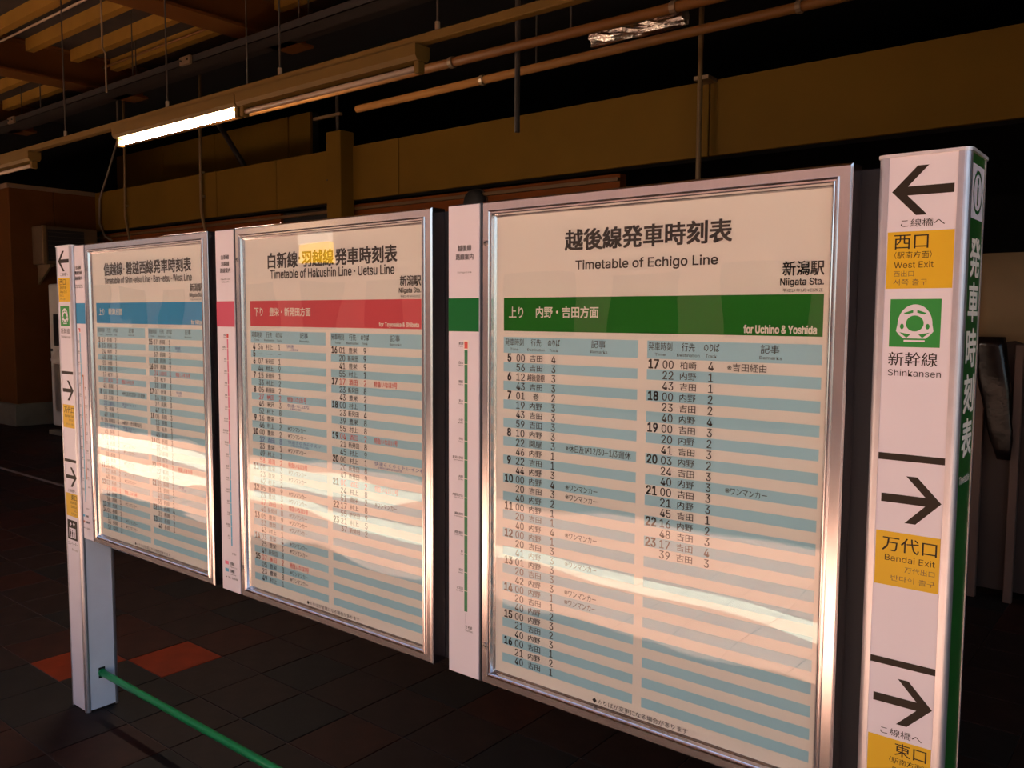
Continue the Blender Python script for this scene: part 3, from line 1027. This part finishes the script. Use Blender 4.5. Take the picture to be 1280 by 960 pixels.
def make_board(b, label, band, title, tbox, en, ebox, direction, dbox, dest, fors, fbox, L, Rr, noteb):
    x0 = xl(b)
    t = thing('timetable_board', (x0 + BW / 2, 0.02, ZB), label, 'timetable board', 'framed timetable boards between the posts')
    for s_ in ('left', 'right', 'top', 'bottom'):
        rail(x0, s_).build('frame_rail', t)
    g = G()
    g.box(x0 + 0.0005, x0 + BW - 0.0005, 0.0125, 0.0500, ZB + 0.0005, ZT - 0.0005, M['case'])
    g.build('case', t)
    g = G()
    g.box(x0 + 0.036, x0 + BW - 0.030, 0.0112, 0.0124, ZB + 0.030, ZT - 0.030, M['paper'])
    g.build('poster', t)
    P = lambda x, d, lift=0: (x0 + x, 0.0108 - lift, ZT - d)
    p = Print(P)
    p.rect(0.059, 0.793, 0.2225, 0.2985, M[band])
    p.rect(0.059, 0.4165, 0.3125, 0.3490, M['stripe'])
    p.rect(0.4385, 0.793, 0.3125, 0.3490, M['stripe'])
    for i in range(1, 34, 2):
        d = ROW0 + PITCH * i
        p.rect(0.059, 0.4165, d, d + PITCH, M['stripe'])
        p.rect(0.4385, 0.793, d, d + PITCH, M['stripe'])
    p.build('printed_colour_bands', t)
    P2 = lambda x, d, lift=0: (x0 + x, 0.0104 - lift, ZT - d)
    p = Print(P2)
    for st, u0, u1 in title:
        if st == '・':
            p.rect((u0 + u1) / 2 - 0.0035, (u0 + u1) / 2 + 0.0035, 0.0985, 0.1060, M['ink'])
        else:
            p.text(st, u0, u1, tbox[2], tbox[3], M['ink'], 0.030, 3)
    p.text(en, *ebox, M['ink'], 0.014, 3)
    p.text('新潟駅', 0.717, 0.792, 0.163, 0.189, M['ink'], 0.018, 2)
    p.text('Niigata Sta.', 0.713, 0.792, 0.1935, 0.2095, M['ink'], 0.014, 2)
    p.text('平成29年3月4日改正', 0.718, 0.791, 0.2125, 0.2185, M['ink_thin'], 0, 1)
    p.text(direction, *dbox, M['ink_white'], 0.014, 2)
    p.text(dest[0], *dest[1], M['ink_white'], 0.020, 2)
    p.text(fors, *fbox, M['ink_white'], 0.024, 2)
    header(p, 0.0)
    header(p, 0.3775)
    table(p, L, 0.0)
    table(p, Rr, 0.3775)
    p.poly([(noteb, 1.1045), (noteb + 0.006, 1.0985), (noteb + 0.012, 1.1045), (noteb + 0.006, 1.1105)], M['ink'])
    p.text('のりばが変更になる場合があります', noteb + 0.014, 0.548, 1.0985, 1.1105, M['ink_thin'], 0.004, 1)
    p.text('新潟駅', 0.775, 0.797, 1.1125, 1.1180, M['ink_thin'], 0, 1)
    p.build('printed_lettering', t)
    g = G()
    g.box(x0 + 0.0345, x0 + BW - 0.0345, 0.0050, 0.0080, ZB + 0.0345, ZT - 0.0345, M['glass'])
    g.build('acrylic_cover', t)
    for d in (0.096, 1.054):
        g = G(); g.tube([(x0 + 0.0135, 0.002, ZT - d), (x0 + 0.0135, -0.0020, ZT - d), (x0 + 0.0135, -0.0045, ZT - d)], [0.0062, 0.0062, 0.0045], M['screw'], 14)
        sc = g.build('screw', t)
        q = G(); q.box(x0 + 0.0105, x0 + 0.0165, -0.0050, -0.0044, ZT - d - 0.0010, ZT - d + 0.0010, M['slot']); q.build('screw_slot', sc)
    return t

make_board(3, 'right timetable board with the dark green heading band, nearest the camera', 'band_green',
           [('越後線発車時刻表', 0.231, 0.616)], (0.229, 0.618, 0.0785, 0.1225), 'Timetable of Echigo Line', (0.259, 0.589, 0.1440, 0.1690),
           '上り', (0.075, 0.116, 0.243, 0.268), ('内野・吉田方面', (0.153, 0.319, 0.2430, 0.2675)),
           'for Uchino & Yoshida', (0.645, 0.782, 0.2790, 0.2940), B3L, B3R, 0.316)
make_board(2, 'middle timetable board with the red heading band', 'band_red',
           [('白新線', 0.154, 0.295), ('・', 0.300, 0.308), ('羽越線', 0.316, 0.454), ('発車時刻表', 0.463, 0.706)], (0.153, 0.708, 0.0830, 0.1275), 'Timetable of Hakushin Line · Uetsu Line', (0.165, 0.696, 0.1320, 0.1580),
           '下り', (0.081, 0.124, 0.243, 0.268), ('豊栄・新発田方面', (0.157, 0.351, 0.2430, 0.2675)),
           'for Toyosaka & Shibata', (0.637, 0.785, 0.2820, 0.2960), B2L, B2R, 0.316)
make_board(1, 'left timetable board with the bright blue heading band, farthest from the camera', 'band_blue',
           [('信越線', 0.130, 0.270), ('・', 0.276, 0.286), ('磐越西線発車時刻表', 0.294, 0.727)], (0.135, 0.728, 0.0770, 0.1225), 'Timetable of Shin-etsu Line · Ban-etsu-West Line', (0.132, 0.730, 0.1290, 0.1530),
           '上り', (0.081, 0.122, 0.243, 0.268), ('新津方面', (0.155, 0.258, 0.2430, 0.2675)),
           'for Niitsu', (0.720, 0.787, 0.2820, 0.2960), B1L, B1R, 0.300)

# ------------------------------------------------------------------ route strips left of each board
def make_strip(b, label, band, heads, ens, fn):
    x0 = xl(b)
    t = thing('route_guide_strip', (x0 - 0.056, 0.02, ZB), label, 'route sign', 'narrow route strips beside the boards')
    L_ = -0.1055 if b != 1 else -0.0835
    g = G()
    g.bbox(x0 + L_ - 0.0015, x0 - 0.0045, 0.0035, 0.0500, ZB + 0.0005, ZT, M['rim'], 0.002)
    g.build('rim', t)
    g = G()
    g.bbox(x0 + L_, x0 - 0.0075, 0.0, 0.0040, ZB + 0.0035, ZT - 0.0035, M['panel'], 0.0006)
    g.build('face_sheet', t)
    P = lambda x, d, lift=0: (x0 + x, -0.0004 - lift, ZT - d)
    p = Print(P)
    p.rect(L_, -0.0077, 0.2225, 0.3015, M[band])
    p.build('colour_band', t)
    p = Print(P)
    d = 0.079 if len(heads) == 3 else 0.097
    for k, h in enumerate(heads):
        wd = 0.0125 * len(h)
        p.text(h, -0.0535 - wd / 2 - 0.003, -0.0535 + wd / 2 + 0.003, d, d + 0.0145, M['ink'], 0.013, 2)
        d += 0.0205
    d = 0.1515 if len(heads) == 3 else 0.1590
    for k, h in enumerate(ens):
        wd = min(0.0033 * len(h) + 0.008, 0.066)
        p.text(h, -0.0535 - wd / 2, -0.0535 + wd / 2, d, d + 0.0052, M['ink_thin'], 0.006, 1)
        d += 0.0080
    fn(p)
    p.build('printed_route', t)
    return t

def stations(p, names, x, d0, pitch, side='l', romaji=None):
    for i, n in enumerate(names):
        d = d0 + pitch * i
        wd = 0.0068 * len(n)
        if side == 'l':
            p.text(n, x - wd, x, d - 0.0075, d - 0.0005, M['ink'], 0.01, 1)
            p.text(romaji[i], x - min(wd, 0.03) - 0.001, x, d + 0.0012, d + 0.0048, M['ink_thin'], 0, 1)
        else:
            p.text(n, x, x + wd, d - 0.0075, d - 0.0005, M['ink'], 0.01, 1)
            p.text(romaji[i], x, x + min(wd, 0.03), d + 0.0012, d + 0.0048, M['ink_thin'], 0, 1)

def route3(p):
    p.rect(-0.0565, -0.0395, 0.3225, 0.3445, M['ink_white'], 0.0)
    p.rect(-0.0535, -0.0430, 0.3255, 0.3420, M['ink_red'], 0.0002)
    p.rect(-0.0535, -0.0435, 0.3460, 0.9860, M['line_green'])
    nm = ['新潟', '白山', '関屋', '青山', '小針', '寺尾', '新潟大学前', '内野', '内野西が丘', '越後赤塚', '越後曽根', '巻', '岩室', '北吉田']
    ro = ['Niigata', 'Hakusan', 'Sekiya', 'Aoyama', 'Kobari', 'Terao', 'Niigata-Daigakumae', 'Uchino', 'Uchino-Nishigaoka', 'Echigo-Akatsuka', 'Echigo-Sone', 'Maki', 'Iwamuro', 'Kita-Yoshida']
    stations(p, nm, -0.0580, 0.334, 0.0462, 'l', ro)
    for i in range(1, 14):
        d = 0.334 + 0.0462 * i
        p.rect(-0.0570, -0.0435, d - 0.0006, d + 0.0006, M['ink_white'], 0.0002)
    p.line(-0.0485, 0.990, -0.0485, 1.016, 0.0012, M['ink_thin'])
    p.text('至 柏崎', -0.050, -0.028, 1.020, 1.028, M['ink'], 0.006, 1)
    p.text('for Kashiwazaki', -0.050, -0.026, 1.030, 1.035, M['ink_thin'], 0, 1)

def route2(p):
    p.rect(-0.0530, -0.0430, 0.3235, 0.3360, M['ink_red'])
    p.rect(-0.0520, -0.0450, 0.3400, 0.6720, M['line_pink'])
    p.rect(-0.0520, -0.0450, 0.6720, 0.9990, M['line_blue'])
    nm = ['新潟', '東新潟', '大形', '新崎', '早通', '豊栄', '黒山', '佐々木', '西新発田', '新発田', '加治', '金塚', '中条', '平木田', '坂町', '平林', '岩船町', '村上']
    ro = ['Niigata', 'Higashi-Niigata', 'Ogata', 'Niizaki', 'Hayadori', 'Toyosaka', 'Kuroyama', 'Sasaki', 'Nishi-Shibata', 'Shibata', 'Kaji', 'Kanazuka', 'Nakajo', 'Hirakida', 'Sakamachi', 'Hirabayashi', 'Iwafunemachi', 'Murakami']
    stations(p, nm, -0.0560, 0.332, 0.0377, 'l', ro)
    for i in range(1, 18):
        d = 0.332 + 0.0377 * i
        p.rect(-0.0550, -0.0450, d - 0.0006, d + 0.0006, M['ink_white'], 0.0002)
    p.text('至 酒田', -0.048, -0.026, 1.020, 1.027, M['ink_thin'], 0, 1)
    p.rect(-0.0885, -0.0690, 1.052, 1.063, M['line_pink'])
    p.text('白新線', -0.0590, -0.0370, 1.052, 1.063, M['ink'], 0.012, 1)
    p.text('Hakushin Line', -0.0590, -0.0230, 1.066, 1.070, M['ink_thin'], 0, 1)
    p.rect(-0.0885, -0.0690, 1.076, 1.087, M['line_blue'])
    p.text('羽越線', -0.0590, -0.0370, 1.076, 1.087, M['ink'], 0.012, 1)
    p.text('Uetsu Line', -0.0590, -0.0290, 1.090, 1.094, M['ink_thin'], 0, 1)
    p.ellipse(-0.083, 1.1045, 0.003, 0.002, M['ink'])
    p.text('特急・快速停車駅', -0.0720, -0.0200, 1.101, 1.108, M['ink_thin'], 0.006, 1)

def route1(p):
    p.rect(-0.0690, -0.0560, 0.3190, 0.3230, M['ink_red'])
    p.rect(-0.0620, -0.0540, 0.3190, 0.3330, M['ink_red'])
    p.rect(-0.0620, -0.0550, 0.3370, 0.9980, M['line_blue'])
    p.rect(-0.0550, -0.0390, 0.4990, 0.5060, M['line_orange'])
    p.rect(-0.0450, -0.0390, 0.4990, 0.9080, M['line_orange'])
    nm = ['石山', '亀田', '荻川', '新津', '古津', '矢代田', '田上', '羽生田', '加茂', '保内', '東光寺', '帯織', '見附', '押切', '北長岡']
    stations(p, nm, -0.0650, 0.372, 0.0415, 'l', ['Station'] * 0 + ['Ishiyama', 'Kameda', 'Ogikawa', 'Niitsu', 'Furutsu', 'Yashiroda', 'Tagami', 'Hanyuda', 'Kamo', 'Honai', 'Tokoji', 'Obiori', 'Mitsuke', 'Oshikiri', 'Kita-Nagaoka'])
    for i in range(15):
        d = 0.372 + 0.0415 * i
        p.rect(-0.0640, -0.0550, d - 0.0006, d + 0.0006, M['ink_white'], 0.0002)
    nm = ['新関', '五泉', '猿和田', '馬下', '咲花', '三川', '津川', '鹿瀬', '日出谷', '豊実', '徳沢']
    stations(p, nm, -0.0350, 0.552, 0.0352, 'r', ['Shinseki', 'Gosen', 'Saruwada', 'Maoroshi', 'Sakihana', 'Mikawa', 'Tsugawa', 'Kanose', 'Hideya', 'Toyomi', 'Tokusawa'])
    p.text('会津若松', -0.0340, -0.0120, 0.934, 0.941, M['ink'], 0.01, 1)
    p.text('至 直江津', -0.0560, -0.0330, 1.022, 1.029, M['ink_thin'], 0, 1)
    p.rect(-0.0840, -0.0690, 1.051, 1.060, M['line_blue'])
    p.text('信越線', -0.0630, -0.0390, 1.051, 1.060, M['ink'], 0.012, 1)
    p.rect(-0.0840, -0.0690, 1.075, 1.084, M['line_orange'])
    p.text('磐越西線', -0.0630, -0.0320, 1.075, 1.084, M['ink'], 0.012, 1)
    p.ellipse(-0.080, 1.1045, 0.003, 0.002, M['ink'])
    p.text('特急・快速停車駅', -0.0720, -0.0260, 1.101, 1.108, M['ink_thin'], 0.006, 1)

make_strip(3, 'narrow white route strip with a dark green band and green line, beside the right board', 'strip_green', ['越後線', '路線案内'], ['Echigo Line'], route3)
make_strip(2, 'narrow white route strip with a pink band, its line turning from pink to blue', 'strip_pink', ['白新線', '羽越線', '路線案内'], ['Hakushin Line', 'Uetsu Line'], route2)
make_strip(1, 'narrow white route strip with a blue band and a branching blue and brown line', 'strip_blue', ['信越線', '磐越西線', '路線案内'], ['Shin-etsu Line', 'Ban-etsu-West Line'], route1)

# ------------------------------------------------------------------ sign posts
PW, PD, PT = 0.1372, 0.1340, 1.866
MW = 0.0170
def arrow(p, cx, cd, direction):
    """chevron arrow with a straight shaft, 0.093 wide"""
    s_ = direction
    ink = M['sign_ink']
    tip = cx - s_ * -0.0465
    X = lambda q: cx + s_ * q
    p.poly([(X(0.0465), cd), (X(0.0085), cd + 0.0395), (X(-0.0085), cd + 0.0395), (X(0.0230), cd + 0.0065), (X(0.0230), cd - 0.0065), (X(-0.0085), cd - 0.0395), (X(0.0085), cd - 0.0395)], ink)
    p.rect(min(X(-0.0465), X(0.0235)), max(X(-0.0465), X(0.0235)), cd - 0.0072, cd + 0.0072, ink, 0.00005)

def train_icon(p, x0, x1, d0, d1):
    p.rect(x0, x1, d0, d1, M['icon_green'])
    cx, cd = (x0 + x1) / 2, (d0 + d1) / 2
    wh = M['panel']
    gr = M['icon_green']
    # nose: upper body
    pts = []
    for i in range(25):
        a = math.pi + math.pi * i / 24
        pts.append((cx + 0.0265 * math.cos(a), cd + 0.002 + 0.0325 * math.sin(a)))
    pts += [(cx + 0.0285, cd + 0.013), (cx + 0.0235, cd + 0.0195), (cx - 0.0235, cd + 0.0195), (cx - 0.0285, cd + 0.013)]
    p.poly(pts, wh, 0.0002)
    p.ellipse(cx, cd + 0.0005, 0.0135, 0.0130, gr, 0.0004)
    # windscreen
    p.poly([(cx - 0.0175, cd - 0.0165), (cx - 0.0030, cd - 0.0215), (cx - 0.0030, cd - 0.0170), (cx - 0.0140, cd - 0.0140)], gr, 0.0004)
    p.poly([(cx + 0.0175, cd - 0.0165), (cx + 0.0030, cd - 0.0215), (cx + 0.0030, cd - 0.0170), (cx + 0.0140, cd - 0.0140)], gr, 0.0004)
    p.ellipse(cx - 0.0195, cd + 0.0055, 0.0030, 0.0045, gr, 0.0004)
    p.ellipse(cx + 0.0195, cd + 0.0055, 0.0030, 0.0045, gr, 0.0004)
    # skirt
    p.poly([(cx - 0.0230, cd + 0.0150), (cx - 0.0060, cd + 0.0185), (cx - 0.0120, cd + 0.0240)], gr, 0.0004)
    p.poly([(cx + 0.0230, cd + 0.0150), (cx + 0.0060, cd + 0.0185), (cx + 0.0120, cd + 0.0240)], gr, 0.0004)
    p.poly([(cx - 0.0235, cd + 0.0195), (cx + 0.0235, cd + 0.0195), (cx + 0.0170, cd + 0.0250), (cx - 0.0170, cd + 0.0250)], wh, 0.0003)
    p.rect(cx - 0.0160, cx + 0.0160, cd + 0.0275, cd + 0.0305, wh, 0.0002)

def lift_icon(p):
    ink = M['sign_ink']
    # lift pictogram
    p.rect(0.0220, 0.1060, 1.0880, 1.1680, ink)
    wh = M['panel']
    for cx, s_ in ((0.050, 1), (0.078, -1)):
        p.poly([(cx - 0.010, 1.106), (cx, 1.096 if s_ > 0 else 1.106), (cx + 0.010, 1.106), (cx, 1.107 if s_ > 0 else 1.117)] if s_ > 0 else
               [(cx - 0.010, 1.100), (cx + 0.010, 1.100), (cx, 1.112)], wh, 0.0002)
        p.rect(cx - 0.0025, cx + 0.0025, 1.096, 1.112, wh, 0.0003)
    p.rect(0.036, 0.092, 1.120, 1.160, wh, 0.0002)
    for cx in (0.049, 0.064, 0.079):
        p.ellipse(cx, 1.129, 0.004, 0.003, ink, 0.0004, 12)
        p.rect(cx - 0.0045, cx + 0.0045, 1.134, 1.146, ink, 0.0004)
        p.rect(cx - 0.0030, cx + 0.0030, 1.146, 1.157, ink, 0.0004)

def post_front(P, t):
    ink, soft = M['sign_ink'], M['sign_ink_soft']
    def piece(name, fn, *a):
        q = Print(P)
        fn(q, *a)
        return q.build(name, t)
    piece('arrow', arrow, 0.0690, 0.060, -1)
    piece('arrow', arrow, 0.0710, 0.5660, 1)
    piece('arrow', arrow, 0.0710, 0.9120, 1)
    for d in (0.4905, 0.8410):
        piece('divider_bar', lambda q, d: q.rect(0.0175, 0.1200, d, d + 0.0115, ink), d)
    for a, b in ((0.1250, 0.2175), (0.6230, 0.7150), (0.9790, 1.0720)):
        piece('yellow_panel', lambda q, a, b: q.rect(0.0185, 0.1187, a, b, M['yellow'], -0.0001), a, b)
    piece('train_pictogram', train_icon, 0.0270, 0.1045, 0.2345, 0.3130)
    piece('lift_pictogram', lift_icon)
    p = Print(P)
    p.text('こ線橋へ', 0.038, 0.104, 0.1050, 0.1180, ink, 0, 2)
    p.build('printed_lettering', t)
    p = Print(P)
    p.text('西口', 0.029, 0.081, 0.1300, 0.1535, ink, 0.006, 2)
    p.text('（駅南方面）', 0.030, 0.087, 0.1570, 0.1690, ink, 0, 1)
    p.text('West Exit', 0.030, 0.090, 0.1735, 0.1840, ink, 0, 2)
    p.text('西出口', 0.030, 0.061, 0.1885, 0.1980, soft, 0, 1)
    p.text('서쪽 출구', 0.030, 0.082, 0.2020, 0.2120, soft, 0, 1)
    p.build('printed_lettering', t)
    p = Print(P)
    p.text('新幹線', 0.027, 0.102, 0.3210, 0.3440, ink, 0.006, 2)
    p.text('Shinkansen', 0.027, 0.108, 0.3500, 0.3610, ink, 0, 2)
    p.build('printed_lettering', t)
    p = Print(P)
    p.text('万代口', 0.029, 0.114, 0.6310, 0.6560, ink, 0.006, 2)
    p.text('Bandai Exit', 0.034, 0.112, 0.6620, 0.6725, ink, 0, 2)
    p.text('万代出口', 0.066, 0.112, 0.6790, 0.6890, soft, 0, 1)
    p.text('반다이 출구', 0.045, 0.113, 0.6960, 0.7060, soft, 0, 1)
    p.build('printed_lettering', t)
    p = Print(P)
    p.text('こ線橋へ', 0.038, 0.104, 0.9610, 0.9740, ink, 0, 2)
    p.build('printed_lettering', t)
    p = Print(P)
    p.text('東口', 0.062, 0.112, 0.9830, 1.0060, ink, 0.006, 2)
    p.text('（駅南方面）', 0.054, 0.110, 1.0100, 1.0210, ink, 0, 1)
    p.text('East Exit', 0.060, 0.110, 1.0270, 1.0370, ink, 0, 2)
    p.text('东出口', 0.080, 0.110, 1.0420, 1.0510, soft, 0, 1)
    p.text('동쪽 출구', 0.060, 0.110, 1.0560, 1.0660, soft, 0, 1)
    p.build('printed_lettering', t)
    p = Print(P)
    p.text('エレベーター', 0.022, 0.108, 1.177, 1.191, ink, 0, 1)
    p.text('Elevator', 0.055, 0.108, 1.203, 1.212, soft, 0, 1)
    p.build('printed_lettering', t)

def make_post(x0, yf, label, right_face):
    x1 = x0 + PW
    y0, y1 = yf, yf + PD
    t = thing('sign_post', (x0 + PW / 2, y0 + PD / 2, 0), label, 'sign post', 'upright sign posts at both ends of the boards')
    # core
    g = G(); g.box(x0 + 0.006, x1 - 0.006, y0 + 0.006, y1 - 0.006, 0.004, PT - 0.004, M['post_white']); g.build('core', t)
    # rounded corner mouldings
    r = 0.012
    for (cx, cy, sx, sy) in ((x0, y0, 1, 1), (x1, y0, -1, 1), (x1, y1, -1, -1), (x0, y1, 1, -1)):
        arc = []
        for k in range(7):
            a = math.pi / 2 * k / 6
            arc.append((cx + sx * (r - r * math.cos(a)), cy + sy * (r - r * math.sin(a))))
        prof = [(cx + sx * 0.0065, cy + sy * MW), (cx, cy + sy * MW)] + arc + [(cx + sx * MW, cy), (cx + sx * MW, cy + sy * 0.0065), (cx + sx * 0.0065, cy + sy * 0.0065)]
        g = G(); g.prism(prof, 0.0, PT - 0.003, M['alu_side'])
        g.build('corner_moulding', t)
    # face sheets
    g = G(); g.box(x0 + MW, x1 - MW, y0 + 0.0015, y0 + 0.006, 0.006, PT - 0.004, M['panel']); g.build('front_sheet', t)
    g = G(); g.box(x0 + MW, x1 - MW, y1 - 0.006, y1 - 0.0015, 0.006, PT - 0.004, M['panel']); g.build('rear_sheet', t)
    mr = M['side_green'] if right_face == 'green' else M['post_white']
    ml = M['post_white'] if right_face == 'green' else M['side_green']
    g = G(); g.box(x1 - 0.006, x1 - 0.0015, y0 + MW, y1 - MW, 0.006, PT - 0.004, mr); sr = g.build('side_sheet', t)
    g = G(); g.box(x0 + 0.0015, x0 + 0.006, y0 + MW, y1 - MW, 0.006, PT - 0.004, ml); sl = g.build('side_sheet', t)
    (sr if right_face == 'green' else sl)['label'] = 'dark green side sheet'
    # cap
    cr = 0.014
    e = 0.0022
    prof = []
    for (cx, cy, a0) in ((x1 + e - cr, y0 - e + cr, -90), (x1 + e - cr, y1 + e - cr, 0), (x0 - e + cr, y1 + e - cr, 90), (x0 - e + cr, y0 - e + cr, 180)):
        for k in range(7):
            a = math.radians(a0 + 15 * k)
            prof.append((cx + cr * math.cos(a), cy + cr * math.sin(a)))
    g = G(); g.prism(prof, PT - 0.004, PT + 0.001, M['cap']); g.build('cap', t)
    # front print
    P = lambda x, d, lift=0: (x0 + x, y0 + 0.0012 - lift, PT - d)
    post_front(P, t)
    # outer side print, reading downwards
    if right_face == 'green':
        Ps = lambda x, d, lift=0: (x1 - 0.0012 + lift, y0 + x, PT - d)
    else:
        Ps = lambda x, d, lift=0: (x0 + 0.0012 - lift, y1 - x, PT - d)
    p = Print(Ps)
    wh, gr = M['ink_white'], M['side_green']
    p.rect(0.0250, 0.1120, 0.0200, 0.1060, M['panel'])
    p.ring(0.0685, 0.0630, 0.0350, 0.0350, 0.0060, gr, 0.0002)
    p.ellipse(0.0685, 0.0450, 0.0060, 0.0060, gr, 0.0002, 16)
    p.rect(0.0635, 0.0735, 0.0545, 0.0830, gr, 0.0002)
    for ch, d in zip('発車時刻表', (0.136, 0.208, 0.283, 0.358, 0.432)):
        p.text(ch, 0.036, 0.108, d, d + 0.062, wh, 0.030, 3)
    p.text('Timetable', 0.030, 0.106, 0.524, 0.538, wh, 0.006, 2)
    p.build('printed_side_title', t)
    return t, x0, x1, y0, y1

pr_, qx0, qx1, qy0, qy1 = make_post(-0.4312, -0.020, 'right sign post with a dark green side, close to the camera', 'green')
pl_, lx0, lx1, ly0, ly1 = make_post(-3.5390, -0.011, 'left sign post with a white lower side, its foot on the tiled floor', 'white')
g = G(); g.box(lx1 - 0.004, lx1 - 0.0005, 0.041, 0.067, 0.128, 0.172, M['hole']); g.build('pipe_hole', pl_)

t = thing('guard_pipe', (-1.9, 0.054, 0.15), 'green enamelled pipe running low between the two posts, below the boards', 'pipe')
g = G(); g.tube([(lx1 - 0.003, 0.054, 0.150), (-0.4285, 0.054, 0.150)], 0.0135, M['pipe_green'], 16); g.build('pipe_run', t, True)
g = G(); g.tube([(lx1 + 0.0, 0.054, 0.150), (lx1 + 0.010, 0.054, 0.150)], 0.0160, M['pipe_green'], 16); g.build('end_collar', t)

# ------------------------------------------------------------------ sunny side behind the camera (seen in the glass)
g = G()
g.box(-60, 8, -8.0, -4.3, -1.3, -1.1, M['ballast'])
tag(g.build('ground'), kind='structure')
g = G()
g.box(-60, 8, -12, -8.0, -1.3, -0.05, M['concrete'])
tag(g.build('ground_far_platform'), kind='structure')
t = thing('rail_track', (-6, -6.2, -1.1), 'steel railway track in front of the tiled platform, behind the camera', 'track')
for y in (-6.7, -5.65):
    g = G(); g.bbox(-60, 8, y - 0.035, y + 0.035, -1.0, -0.86, M['screw'], 0.01); g.build('rail', t)
g = G()
for k in range(46):
    g.box(-19.8 + k * 0.6, -19.58 + k * 0.6, -7.35, -5.0, -1.1, -1.0, M['concrete'])
tag(g.build('sleeper_row', t), kind='stuff')
t = thing('sky_block_building', (-6, -10.2, -0.05), 'unseen warm coloured building side with dark windows behind the camera, raised and lengthened to shut out sky', 'building')
g = G(); g.box(-60, 8, -12.0, -10.2, -0.05, 6.6, M['facade']); g.build('body', t)  # unseen wall, height and length shaped to block sky light
for k in range(28):
    x = -47.5 + k * 2.0
    g = G(); g.bbox(x, x + 1.3, -10.22, -10.18, 1.3, 2.3, M['facade_glass'], 0.01); g.build('window', t)
g = G(); g.box(-60, 8, -10.24, -10.19, 0.1, 0.5, M['facade_band']); g.build('band', t)

t = thing('hanging_sign', (-7.07, -4.0, 2.4), 'yellow and white lit hanging sign behind the camera, mirrored in the middle board', 'sign')
g = G(); g.bbox(-7.28, -6.84, -4.03, -3.97, 2.10, 2.335, M['backlit_yellow'], 0.004); g.build('yellow_face', t)
g = G(); g.bbox(-7.31, -6.85, -4.03, -3.97, 2.345, 2.50, M['backlit_white'], 0.004); g.build('white_face', t)
for x in (-7.2, -6.95):
    g = G(); g.tube([(x, -4.0, 2.5), (x, -4.0, 4.42)], 0.012, M['rod'], 8); g.build('hanger', t)
